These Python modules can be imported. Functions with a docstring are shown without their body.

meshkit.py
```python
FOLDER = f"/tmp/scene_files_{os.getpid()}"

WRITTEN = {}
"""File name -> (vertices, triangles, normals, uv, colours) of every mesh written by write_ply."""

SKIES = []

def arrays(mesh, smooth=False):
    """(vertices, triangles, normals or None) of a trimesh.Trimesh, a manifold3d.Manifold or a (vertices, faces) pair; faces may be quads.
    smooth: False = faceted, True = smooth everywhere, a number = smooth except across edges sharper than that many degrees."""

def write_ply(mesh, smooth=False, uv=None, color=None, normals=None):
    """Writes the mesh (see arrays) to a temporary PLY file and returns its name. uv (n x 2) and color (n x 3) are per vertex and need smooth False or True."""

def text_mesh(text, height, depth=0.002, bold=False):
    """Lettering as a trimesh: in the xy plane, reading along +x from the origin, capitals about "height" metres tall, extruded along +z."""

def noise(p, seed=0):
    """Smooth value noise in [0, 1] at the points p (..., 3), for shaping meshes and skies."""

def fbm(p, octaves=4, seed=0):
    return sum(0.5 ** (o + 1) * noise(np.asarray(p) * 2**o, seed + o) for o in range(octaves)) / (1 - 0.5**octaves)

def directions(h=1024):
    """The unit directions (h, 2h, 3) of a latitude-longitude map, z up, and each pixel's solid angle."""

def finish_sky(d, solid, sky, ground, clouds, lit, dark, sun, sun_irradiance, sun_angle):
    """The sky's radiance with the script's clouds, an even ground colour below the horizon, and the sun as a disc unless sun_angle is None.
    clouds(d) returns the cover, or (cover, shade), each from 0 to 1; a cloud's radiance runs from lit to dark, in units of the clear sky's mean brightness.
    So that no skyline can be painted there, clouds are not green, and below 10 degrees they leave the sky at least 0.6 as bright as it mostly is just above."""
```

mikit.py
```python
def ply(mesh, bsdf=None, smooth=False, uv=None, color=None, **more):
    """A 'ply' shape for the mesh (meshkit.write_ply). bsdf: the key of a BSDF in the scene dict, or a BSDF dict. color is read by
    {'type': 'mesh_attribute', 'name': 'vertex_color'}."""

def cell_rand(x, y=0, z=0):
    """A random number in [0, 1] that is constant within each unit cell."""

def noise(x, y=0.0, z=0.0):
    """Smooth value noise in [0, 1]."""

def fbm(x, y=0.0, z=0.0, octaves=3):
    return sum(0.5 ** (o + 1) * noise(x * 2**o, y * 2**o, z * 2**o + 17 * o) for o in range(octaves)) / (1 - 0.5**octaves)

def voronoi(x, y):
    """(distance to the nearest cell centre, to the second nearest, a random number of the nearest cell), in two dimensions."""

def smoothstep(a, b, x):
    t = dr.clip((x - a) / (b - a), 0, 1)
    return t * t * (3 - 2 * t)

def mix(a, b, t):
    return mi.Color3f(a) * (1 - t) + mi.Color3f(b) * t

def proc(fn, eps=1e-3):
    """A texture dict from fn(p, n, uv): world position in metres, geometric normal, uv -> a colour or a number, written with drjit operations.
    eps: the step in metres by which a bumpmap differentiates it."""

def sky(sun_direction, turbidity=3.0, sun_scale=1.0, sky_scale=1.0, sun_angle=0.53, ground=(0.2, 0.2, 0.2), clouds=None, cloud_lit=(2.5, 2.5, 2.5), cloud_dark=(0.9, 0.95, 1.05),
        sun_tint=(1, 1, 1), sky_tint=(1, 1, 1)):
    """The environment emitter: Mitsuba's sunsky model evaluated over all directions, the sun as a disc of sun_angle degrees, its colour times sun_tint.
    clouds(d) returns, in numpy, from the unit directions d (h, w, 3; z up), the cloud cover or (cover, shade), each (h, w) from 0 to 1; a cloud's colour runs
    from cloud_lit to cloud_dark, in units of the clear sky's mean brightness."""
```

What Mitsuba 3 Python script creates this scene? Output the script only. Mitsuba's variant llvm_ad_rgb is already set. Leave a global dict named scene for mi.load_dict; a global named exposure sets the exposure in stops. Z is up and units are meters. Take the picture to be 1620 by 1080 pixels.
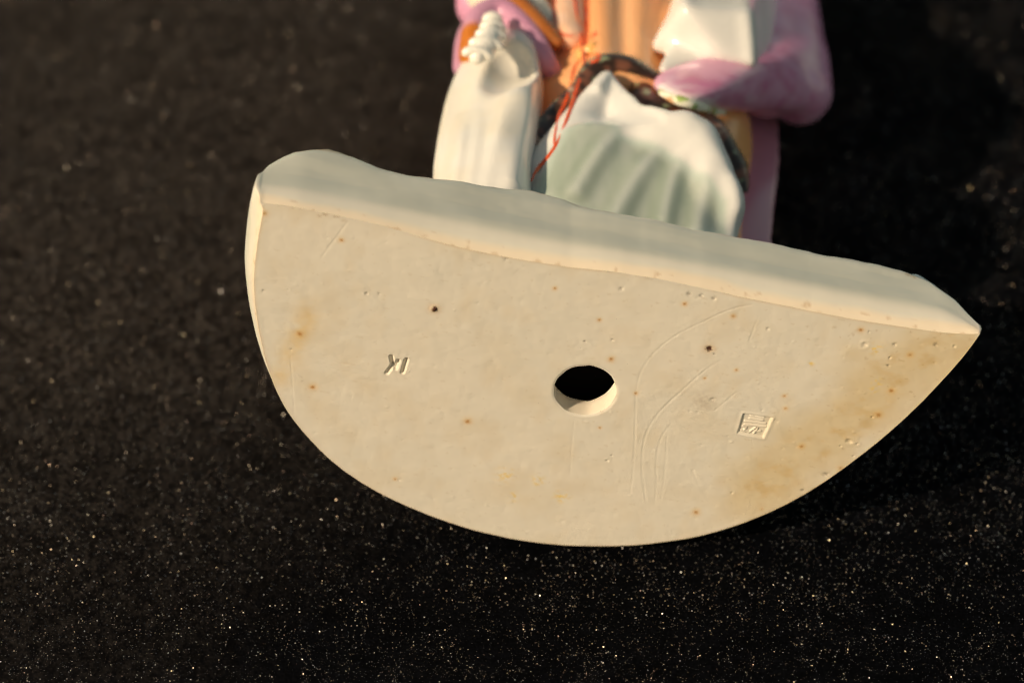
"""A glazed porcelain figurine lying on its back on black glitter velvet, the bisque underside of its half-moon base towards us."""
import numpy as np, trimesh, mitsuba as mi, mikit, meshkit
from scipy.ndimage import gaussian_filter
from scipy.spatial import Delaunay, ConvexHull, cKDTree
T = mi.ScalarTransform4f

scene, labels = {}, {}

# ---------------------------------------------------------------- camera, light, exposure
EYE = np.array([-0.01756, -0.28963, 0.28658])
LOOK = np.array([0.0, 0.766044, -0.642788])
scene['camera'] = {'type': 'thinlens', 'fov': 24.0, 'fov_axis': 'x', 'near_clip': 0.01, 'far_clip': 20.0,
                   'aperture_radius': 0.0033, 'focus_distance': 0.381,
                   'to_world': T().look_at(origin=EYE.tolist(), target=(EYE + LOOK).tolist(), up=[0, 0, 1])}
SUN = np.array([-0.69, -0.465, 0.553])
scene['daylight'] = mikit.sky(SUN.tolist(), turbidity=3, sun_angle=0.9, sun_scale=0.62, sun_tint=(1.0, 1.01, 1.06), sky_scale=1.0, sky_tint=(1.0, 0.72, 0.44), ground=(0.05, 0.045, 0.04))
exposure = 2.41

# ---------------------------------------------------------------- frames: figurine millimetres -> world metres
# local X runs along the straight edge of the base, Y up through the standing figure, Z out of its front
ORIGIN = np.array([-0.056066, 0.001816, 0.070322])
AXES = np.array([[0.9750526, -0.0116172, -0.2216698], [-0.0, 0.9986295, -0.052336], [0.221974, 0.0510303, 0.9737163]])


def world(p):
    return ORIGIN + (np.asarray(p, float) / 1000) @ AXES


def lab(key, label=None, cat=None, group=None, kind=None):
    d = {k: v for k, v in (('label', label), ('category', cat), ('group', group), ('kind', kind)) if v}
    if d:
        labels[key] = d


def numbered(name):
    if name not in scene:
        return name
    k = 1
    while f'{name}_{k:03d}' in scene:
        k += 1
    return f'{name}_{k:03d}'


def add(key, v, f, bsdf, color=None, smooth=True, local=True, label=None):
    key = numbered(key)
    w = world(v) if local else np.asarray(v, float)
    m = trimesh.Trimesh(w, f, process=False)
    scene[key] = mikit.ply(m, bsdf, smooth=smooth, color=color)
    lab(key, label)
    return key


# control points of the figurine, in its own millimetres
PTS = {k: np.array(v, float) for k, v in {
    'lip': [[46.86,42.93,-13.0],[49.82,50.54,-11.0],[53.41,56.95,-9.0],[56.66,64.18,-8.0],[59.02,69.45,-7.5],[61.31,65.51,-7.5],[63.37,57.42,-6.5],[67.37,51.0,-4.8],[71.15,51.21,-2.9],[73.39,50.53,-3.0],[76.04,44.85,-5.0],[78.5,39.36,-8.0]],
    'folds0': [[59.45,49.16,-7.0],[54.97,39.75,-8.0],[52.32,33.0,-9.0]],
    'folds1': [[66.61,45.96,-5.0],[62.31,37.25,-7.0],[58.95,28.08,-8.0]],
    'folds2': [[70.74,46.0,-5.0],[68.58,37.44,-7.0],[67.38,29.5,-9.0]],
    'folds3': [[74.89,43.58,-6.0],[74.34,37.0,-8.0],[73.31,28.64,-9.0]],
    'folds4': [[78.49,42.28,-8.0],[80.06,38.44,-9.0],[80.92,31.6,-10.0]],
    'recess': [[62.04,63.11,-4.0],[66.05,56.59,-3.0],[72.13,58.72,-4.0]],
    'green': [[45.56,31.48,-13.39],[46.79,38.37,-11.93],[48.59,45.19,-9.9],[50.52,49.94,-8.35],[53.99,51.93,-7.27],[58.55,53.97,-7.26],[59.96,47.59,-5.74],[63.77,46.59,-5.53],[67.44,45.19,-5.35],[71.4,42.09,-5.81],[75.62,38.97,-5.77],[78.12,36.03,-7.53],[79.02,30.18,-11.41],[62.39,23.31,-11.63]],
    'hem': [[46.05,50.48,-15.0],[47.17,52.7,-13.0],[49.27,58.1,-12.0],[51.71,62.1,-10.5],[54.77,66.23,-8.5],[56.52,71.6,-7.5],[59.39,74.14,-6.5],[63.74,74.22,-6.5],[68.88,74.84,-8.0]],
    'hem_right': [[65.2,71.92,-8.0],[67.24,65.47,-8.0],[71.25,64.36,-8.0],[76.11,63.98,-8.0],[79.29,60.06,-9.5],[81.94,56.78,-11.5],[83.66,52.48,-13.0]],
    'drapeL': [[30.0,38.73,-16.0],[29.99,47.64,-16.0],[30.63,58.14,-16.0],[31.55,68.09,-16.0],[32.81,75.75,-15.0],[34.15,81.38,-14.0]],
    'drapeR': [[46.24,44.25,-16.0],[47.68,55.86,-16.0],[48.59,66.72,-16.0],[48.79,75.54,-16.0],[47.91,82.58,-15.0],[46.89,89.3,-14.0]],
    'hollow': [[37.01,62.28,-5.0],[39.14,65.67,-5.5],[42.01,72.15,-7.0]],
    'dfold0': [[33.6,55.81,-6.0],[33.04,41.25,-6.0],[32.13,26.03,-7.0]],
    'dfold1': [[39.74,53.88,-6.0],[38.14,41.07,-6.0],[36.65,25.14,-6.0]],
    'dfold2': [[44.77,69.22,-9.0],[44.33,52.03,-9.0],[42.07,31.44,-9.0]],
    'dfold3': [[36.39,54.74,-6.0],[35.44,40.11,-6.0],[34.35,24.36,-6.0]],
    'pleats': [[34.91,67.96,-6.0],[36.37,71.01,-5.5],[37.27,74.51,-5.5],[37.7,78.28,-6.0],[37.68,82.13,-6.5]],
    'cuff': [[35.24,80.8,-13.0],[35.0,83.52,-11.0],[35.82,87.63,-9.0],[38.92,90.44,-8.0],[43.09,86.89,-8.0],[46.28,83.33,-9.0],[49.08,80.0,-11.0],[50.98,79.51,-13.0]],
    'cuffedge': [[40.1,93.8,-8.0],[44.3,89.26,-8.0],[47.49,86.13,-9.0],[50.94,84.84,-11.0]],
    'cream': [[40.31,102.53,-9.0],[45.77,94.95,-9.0],[49.24,92.09,-10.0],[50.41,89.54,-11.0]],
    'under': [[50.78,82.0,-14.0],[52.94,83.15,-12.0],[55.2,87.89,-11.0],[56.99,96.36,-10.0]],
    'panel': [[53.42,113.01,-9.0],[52.99,97.85,-9.0],[52.79,87.74,-9.0]],
    'pout': [[50.43,107.67,-9.8],[50.42,106.28,-9.74],[50.42,104.52,-9.71],[50.38,102.84,-9.71],[50.31,101.27,-9.73],[50.23,99.76,-9.78],[50.14,98.28,-9.85],[50.07,96.82,-9.91],[50.02,95.32,-9.92],[50.01,93.75,-9.91],[50.02,92.07,-9.85],[50.09,90.29,-9.72],[50.25,88.5,-9.62],[50.54,86.97,-9.59],[51.0,85.91,-9.61],[51.57,85.34,-9.66],[52.19,85.19,-9.67],[52.81,85.26,-9.58],[53.42,85.67,-9.37],[54.02,86.78,-9.28],[54.64,88.82,-9.28],[55.18,91.53,-9.35],[55.5,94.11,-9.47],[55.58,95.64,-9.51],[55.43,96.08,-9.38],[55.09,96.13,-9.1]],
    'cord0': [[53.02,105.75,-8.43],[53.23,103.33,-8.43],[53.44,100.04,-8.44],[53.59,96.65,-8.47],[53.73,93.3,-8.51],[53.94,90.16,-8.61],[54.33,87.63,-8.95],[54.79,85.75,-9.49],[54.97,83.29,-9.69],[54.96,79.06,-9.29],[54.79,73.63,-8.38],[54.31,69.79,-7.98],[53.71,67.16,-8.05],[53.2,64.8,-8.36],[52.79,62.36,-8.62],[52.28,59.36,-8.71],[51.65,56.06,-8.71],[50.99,52.84,-8.72],[50.34,49.81,-8.76],[49.75,47.34,-8.97],[49.11,45.37,-9.42],[48.34,43.77,-10.06],[47.5,42.45,-10.71],[46.7,41.19,-11.13],[45.96,39.2,-11.25],[45.36,36.5,-11.26]],
    'cord1': [[56.91,108.11,-8.5],[56.81,107.29,-8.61],[56.69,106.17,-8.74],[56.59,104.99,-8.85],[56.5,103.76,-8.94],[56.41,102.5,-9.0],[56.34,101.2,-9.03],[56.28,99.9,-9.06],[56.24,98.62,-9.1],[56.2,97.35,-9.14],[56.17,96.08,-9.17],[56.15,94.8,-9.2],[56.12,93.54,-9.23],[56.1,92.29,-9.26],[56.08,91.06,-9.3],[56.06,89.84,-9.35],[56.03,88.65,-9.41],[56.0,87.47,-9.47],[55.96,86.32,-9.55],[55.92,85.21,-9.64],[55.86,84.13,-9.75],[55.79,83.09,-9.88],[55.72,82.09,-10.04],[55.63,81.14,-10.22],[55.52,80.25,-10.42],[55.43,79.6,-10.58]],
    'cord2': [[55.12,80.65,-10.99],[54.81,80.31,-11.32],[54.45,79.63,-11.65],[54.14,78.71,-11.88],[53.89,77.64,-12.03],[53.69,76.45,-12.11],[53.5,75.1,-12.09],[53.21,72.92,-11.66],[52.69,69.36,-10.5],[52.2,66.09,-9.53],[51.93,64.31,-9.25],[51.74,63.28,-9.29],[51.54,62.41,-9.5],[51.33,61.62,-9.79],[51.1,60.87,-10.09],[50.86,60.13,-10.33],[50.64,59.36,-10.41],[50.39,58.2,-10.4],[50.08,56.29,-10.25],[49.79,54.2,-9.91],[49.58,52.39,-9.61],[49.42,50.79,-9.43],[49.3,49.38,-9.37],[49.2,48.18,-9.39],[49.1,47.09,-9.45],[49.01,46.32,-9.51]],
    'knot0': [[55.25,80.33,-10.85],[55.29,80.32,-10.78],[55.42,80.29,-10.58],[55.62,80.13,-10.23],[55.89,79.71,-9.76],[56.19,79.13,-9.22],[56.5,78.5,-8.68],[56.83,77.94,-8.23],[57.1,77.43,-7.87],[57.23,76.59,-7.41],[57.26,75.24,-6.76],[57.23,74.29,-6.47],[57.12,73.72,-6.43],[56.91,73.24,-6.46],[56.62,72.84,-6.54],[56.28,72.58,-6.66],[55.93,72.5,-6.8],[55.65,72.55,-6.95],[55.55,72.88,-7.21],[55.52,74.37,-8.06],[55.51,77.04,-9.56],[55.51,78.1,-10.16],[55.51,77.02,-9.59],[55.52,74.17,-8.13],[55.56,72.21,-7.26],[55.65,71.41,-7.04]],
    'knot1': [[56.49,84.14,-8.74],[56.51,84.16,-8.71],[56.54,84.2,-8.67],[56.57,84.25,-8.63],[56.6,84.29,-8.6],[56.63,84.33,-8.56],[56.66,84.38,-8.53],[56.69,84.42,-8.49],[56.72,84.46,-8.45],[56.76,84.51,-8.42],[56.79,84.56,-8.39],[56.82,84.61,-8.36],[56.85,84.66,-8.32],[56.88,84.71,-8.29],[56.91,84.76,-8.26],[56.95,84.81,-8.23],[56.98,84.86,-8.19],[57.01,84.91,-8.16],[57.04,84.97,-8.13],[57.07,85.02,-8.11],[57.11,85.08,-8.08],[57.14,85.14,-8.05],[57.17,85.2,-8.03],[57.21,85.26,-8.0],[57.24,85.32,-7.97],[57.26,85.37,-7.95]],
    'knotc': [[54.51,81.31,-11.6],[54.56,81.33,-11.56],[54.62,81.36,-11.51],[54.69,81.38,-11.46],[54.75,81.41,-11.4],[54.81,81.42,-11.34],[54.87,81.43,-11.28],[54.93,81.43,-11.21],[54.99,81.44,-11.15],[55.05,81.44,-11.08],[55.11,81.43,-11.01],[55.17,81.42,-10.93],[55.23,81.41,-10.86],[55.28,81.39,-10.78],[55.34,81.37,-10.7],[55.39,81.34,-10.61],[55.45,81.31,-10.53],[55.5,81.27,-10.44],[55.55,81.23,-10.35],[55.6,81.19,-10.26],[55.66,81.14,-10.16],[55.71,81.09,-10.07],[55.76,81.05,-9.97],[55.81,81.0,-9.88],[55.86,80.95,-9.79],[55.9,80.92,-9.72]],
    'grv0': [[63.33,115.3,-8.0],[62.35,92.61,-8.0],[62.1,79.71,-8.0]],
    'grv1': [[71.24,118.6,-8.0],[69.68,97.91,-8.0],[67.71,87.63,-8.0]],
    'rdg0': [[59.48,113.7,-8.0],[59.22,93.76,-8.0],[59.21,78.61,-8.0]],
    'rdg1': [[67.2,116.92,-8.0],[65.92,96.42,-8.0],[64.95,79.66,-8.0]],
    'pinktip': [[65.99,63.93,-4.0],[71.56,66.16,-4.5],[78.61,73.72,-7.0],[89.09,85.56,-13.0],[100.32,95.73,-17.0]],
    'pinkarm': [[101.01,97.63,-17.0],[102.38,116.36,-17.0],[102.78,139.06,-18.0],[104.62,172.91,-19.0]],
    'pinkin': [[92.85,93.68,-15.0],[94.74,111.7,-16.0],[95.94,137.17,-17.0]],
    'pinkhem': [[65.8,64.63,-6.2],[67.83,61.09,-5.4],[71.39,59.94,-5.2],[77.34,66.29,-8.5],[82.3,72.33,-12.0]],
    'wmain': [[70.62,80.96,3.0],[83.19,82.76,3.5],[85.45,76.77,-3.5],[78.85,76.66,-2.5],[70.9,81.6,-4.0],[75.43,79.7,-7.0],[87.25,117.95,-4.0],[72.85,111.95,-4.0],[85.26,104.63,-14.0],[77.49,101.62,-14.0],[86.69,134.26,-16.0]],
    'wleft': [[72.43,96.28,-3.0],[68.5,84.38,-7.0],[67.12,82.77,-8.0],[71.23,81.82,-6.5],[71.1,82.44,2.0],[75.85,105.86,-14.0],[73.38,95.25,-14.0]],
    'wtip': [[71.25,82.97,-5.0],[76.87,77.37,-5.0],[69.85,72.42,-5.5],[66.33,69.72,-6.0],[72.27,82.44,-8.0],[79.9,89.69,-12.0],[71.52,80.93,-10.0]],
    'wright': [[83.25,84.59,3.0],[85.45,76.77,-3.5],[88.1,83.12,-7.0],[93.59,102.03,-12.0],[97.39,124.5,-14.0],[98.07,140.75,-14.0],[87.72,116.61,-6.0],[90.08,109.9,-16.0]],
    'flap': [[80.46,76.64,-15.0],[88.8,82.82,-17.0],[89.45,76.21,-19.0],[88.22,66.57,-20.0],[87.07,64.08,-20.0],[83.25,89.62,-24.0],[91.2,80.69,-28.0],[93.36,99.55,-28.0]],
    'back': [[102.87,131.86,-26.0],[98.92,100.73,-26.0],[97.66,84.29,-26.0],[95.86,72.8,-26.0],[93.2,55.37,-26.0]],
    'teal': [[105.13,18.0,-3.0],[107.33,18.33,-3.0],[109.31,15.63,-2.0]],
    'facet': [[62.47,57.73,-6.5],[67.4,50.5,-5.0],[71.59,50.96,-2.9],[75.96,44.51,-4.8],[78.27,39.96,-7.8],[68.79,45.38,-7.0],[72.13,62.32,-16.0],[79.34,64.84,-16.0]],
    'pinkbell': [[86.04,77.8,-4.8],[78.38,66.68,-3.8],[71.38,60.46,-4.2],[66.82,66.52,-5.8],[66.9,69.0,-6.5],[68.62,71.3,-5.5],[79.77,81.19,-5.0],[99.67,89.24,-17.0],[104.11,95.72,-17.0],[105.21,111.68,-18.0],[95.31,99.56,-13.0],[84.3,75.03,-12.0],[70.66,77.13,-12.0],[95.51,109.02,-26.0],[106.87,114.84,-27.0]],
    'dip': [[71.0,59.38,-6.0],[67.91,61.13,-7.0],[64.4,64.49,-7.5],[62.18,69.69,-8.0]]}.items()}
MARKS = {
    'hole': [[52.21,-25.01],[62.07,-22.11],[56.4,-20.14],[58.77,-29.74]],
    'inset': [[0.39,-0.61],[1.63,-10.08],[3.34,-18.26],[5.4,-26.61],[9.39,-36.07],[14.84,-43.91],[22.18,-49.91],[29.22,-53.61],[40.61,-57.12],[51.75,-58.62],[62.44,-57.79]],
    'M': [[[25.64,-25.07],[26.25,-26.61],[25.59,-28.45]],[[26.18,-26.76],[26.79,-27.27],[26.88,-25.69]],[[28.1,-25.16],[28.05,-26.46],[28.01,-27.77]]],
    'stamp': [[83.19,-23.91],[87.78,-23.67],[87.54,-27.9],[83.36,-27.77]],
    'sbars': [[[84.39,-24.04],[86.59,-23.94]],[[84.38,-24.71],[86.58,-24.61]],[[83.83,-25.37],[87.16,-25.15]],[[83.93,-26.09],[87.44,-25.76]]],
    'sglyph': [[[83.72,-26.47],[84.39,-26.59],[84.14,-27.18],[84.81,-27.3]],[[83.74,-27.28],[84.45,-27.52]],[[85.89,-26.25],[84.99,-27.53]],[[86.22,-26.31],[85.92,-27.46]],[[85.87,-26.93],[86.81,-26.85]]],
    'scr': [[[14.47,-0.94],[12.95,-4.86],[11.5,-8.8]],[[11.74,-3.58],[11.22,-5.01]],[[5.08,-3.31],[3.7,-7.81],[2.8,-11.27]],[[43.43,-2.02],[41.95,-3.82],[40.67,-6.07]],[[20.79,-2.36],[19.55,-5.04]],[[78.38,-2.68],[74.88,-4.72],[71.63,-7.72],[68.43,-10.98],[66.26,-14.41],[64.99,-18.18],[64.98,-22.1],[66.31,-28.42],[68.11,-36.14],[69.54,-44.15]],[[76.56,-14.26],[74.31,-17.36],[72.61,-20.62],[70.92,-24.04],[69.35,-28.0],[68.9,-31.87],[69.41,-35.85],[70.88,-41.04],[72.43,-44.9]],[[72.31,-28.4],[71.44,-32.65],[72.31,-37.94],[73.86,-44.58]],[[72.29,-31.1],[73.48,-36.29],[74.88,-44.34]],[[56.88,-30.57],[57.63,-35.8],[59.02,-42.35]],[[78.31,-37.13],[81.54,-41.42],[84.02,-43.68]],[[9.98,-28.12],[11.44,-34.29],[12.94,-41.24]],[[79.95,-4.57],[79.89,-9.65]],[[7.37,-30.01],[8.18,-33.72]],[[78.36,-24.34],[80.75,-19.82]],[[97.17,-20.06],[93.76,-26.21]],[[85.77,-28.03],[89.74,-42.38]],[[80.93,-45.09],[92.26,-35.48]]],
    'rust': [[104.35,-19.23,0.79],[105.43,-6.52,0.59],[96.35,-3.61,0.59],[88.46,-18.86,0.39],[89.4,-21.3,0.39],[59.64,-17.85,0.59],[68.1,-4.89,0.49],[79.52,-15.52,0.39],[40.18,-35.17,0.69],[10.86,-23.83,0.79],[14.63,-33.82,0.69],[81.22,-45.73,0.69],[94.18,-28.29,0.59],[47.76,-6.42,0.39],[55.91,-10.8,0.39],[65.17,-23.63,0.39],[61.26,-31.72,0.3],[1.69,-2.67,0.59],[104.79,-14.09,0.69],[76.11,-5.44,0.49],[75.08,-18.23,0.3],[13.93,-4.88,0.49],[91.67,-42.65,0.3],[31.1,-49.68,0.39],[101.76,-31.24,0.49]],
    'dark': [[30.35,-14.36,0.59,0],[74.16,-12.36,0.59,0],[77.43,-22.16,0.49,1],[57.8,-4.26,0.39,1],[99.85,-33.06,0.49,1],[99.02,-36.32,0.39,1],[97.1,-37.17,0.3,1],[82.09,-6.6,0.3,1],[54.71,-15.38,0.2,1],[58.91,-14.17,0.3,1],[38.64,-2.38,0.39,1],[39.12,-2.76,0.39,1],[102.37,-5.17,0.39,1],[108.67,-3.73,0.39,1],[97.72,-3.68,0.2,1],[102.7,-9.34,0.3,1],[75.24,-13.27,0.2,1],[3.91,-16.9,0.2,1],[10.03,-27.21,0.2,1],[68.25,-2.87,0.39,1],[70.26,-2.78,0.39,1],[72.3,-2.81,0.39,1],[4.84,-0.18,0.2,1],[19.55,-13.83,0.3,1],[21.48,-13.52,0.2,1]],
    'white': [[97.81,-6.21,0.69],[101.37,-25.57,0.69],[102.83,-25.78,0.39],[100.35,-26.75,0.3],[64.15,-38.14,0.39],[111.71,-3.43,0.39],[64.59,-36.94,0.2],[102.52,-7.83,0.3],[103.52,-19.95,0.3],[103.04,-28.46,0.3],[85.88,-40.29,0.3]],
    'yell': [[99.73,-6.66,0.99],[102.11,-12.99,0.79],[101.99,-14.59,0.59],[90.68,-11.69,0.49],[48.61,-44.72,1.38],[53.97,-44.89,0.99],[58.62,-47.34,1.18],[50.68,-49.15,0.99]],
    'outline': [[0.0,0.0],[0.04,-5.65],[0.3,-11.59],[0.67,-15.17],[1.91,-21.08],[3.75,-26.98],[6.12,-32.88],[8.62,-37.56],[11.91,-41.88],[16.28,-46.16],[21.12,-49.87],[26.98,-53.0],[33.85,-55.52],[40.64,-57.26],[47.34,-58.32],[53.91,-58.57],[60.34,-58.12],[66.63,-57.05],[72.79,-55.43],[77.78,-53.57],[82.65,-51.3],[87.31,-48.36],[91.75,-44.77],[95.95,-40.54],[99.87,-35.56],[103.49,-29.87],[106.9,-23.76],[110.01,-17.0],[112.24,-11.08],[113.95,-5.36],[114.77,-1.71],[115.0,0.0]]}

# ---------------------------------------------------------------- materials
VC = {'type': 'mesh_attribute', 'name': 'vertex_color'}


def glaze(rough=0.2, spec=0.65):
    return {'type': 'twosided', 'bsdf': {'type': 'principled', 'base_color': VC, 'roughness': rough, 'specular': spec}}


scene['glaze'] = glaze()
scene['enamel'] = glaze(0.22, 0.45)
scene['hollow_shade'] = {'type': 'twosided', 'bsdf': {'type': 'diffuse', 'reflectance': {'type': 'rgb', 'value': [0.010, 0.008, 0.006]}}}  # near-black colour standing in for the shade inside the vent hollow
scene['bisque'] = {'type': 'twosided', 'bsdf': {'type': 'principled', 'base_color': VC, 'roughness': 0.62, 'specular': 0.3}}


def pile(p, n, uv):
    x, y = p.x * 1000, p.y * 1000
    a = mikit.fbm(x * 0.35, y * 0.35, 0.0, 3)
    b = mikit.noise(x * 3.1, y * 3.1, 4.0)
    c = mikit.noise(x * 0.9, y * 6.0, 9.0)
    v = (0.35 + 1.1 * a) * (0.25 + 1.0 * b * b + 0.5 * c)
    sunlit = mikit.smoothstep(-10.0, 170.0, y - 0.9 * x + 60.0 * (mikit.fbm(x * 0.02, y * 0.02, 2.0, 2) - 0.5)) * mikit.smoothstep(20.0, -70.0, x)  # lighter brown at the back left: sunlight painted into the pile colour
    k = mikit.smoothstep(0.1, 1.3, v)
    return mikit.mix(mikit.mix((0.0004, 0.00045, 0.0006), (0.0018, 0.0020, 0.0029), k), mikit.mix((0.008, 0.0064, 0.0054), (0.048, 0.040, 0.034), mikit.smoothstep(0.25, 0.85, 0.45 * mikit.noise(x * 1.1, y * 0.8, 3.0) + 0.55 * mikit.noise(x * 2.6, y * 2.0, 6.0)) * (0.4 + 0.8 * k)), sunlit)


def pile_relief(p, n, uv):
    x, y = p.x * 1000, p.y * 1000
    return 0.00010 * mikit.noise(x * 3.6, y * 3.6, 1.0) + 0.0001 * mikit.noise(x * 7.3, y * 7.3, 3.0)


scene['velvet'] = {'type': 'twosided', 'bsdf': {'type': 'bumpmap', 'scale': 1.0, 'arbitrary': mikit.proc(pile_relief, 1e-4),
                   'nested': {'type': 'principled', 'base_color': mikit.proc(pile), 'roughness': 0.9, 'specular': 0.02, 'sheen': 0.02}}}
scene['glitter_foil'] = {'type': 'twosided', 'bsdf': {'type': 'principled', 'base_color': VC, 'metallic': 0.9, 'roughness': 0.47}}


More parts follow.
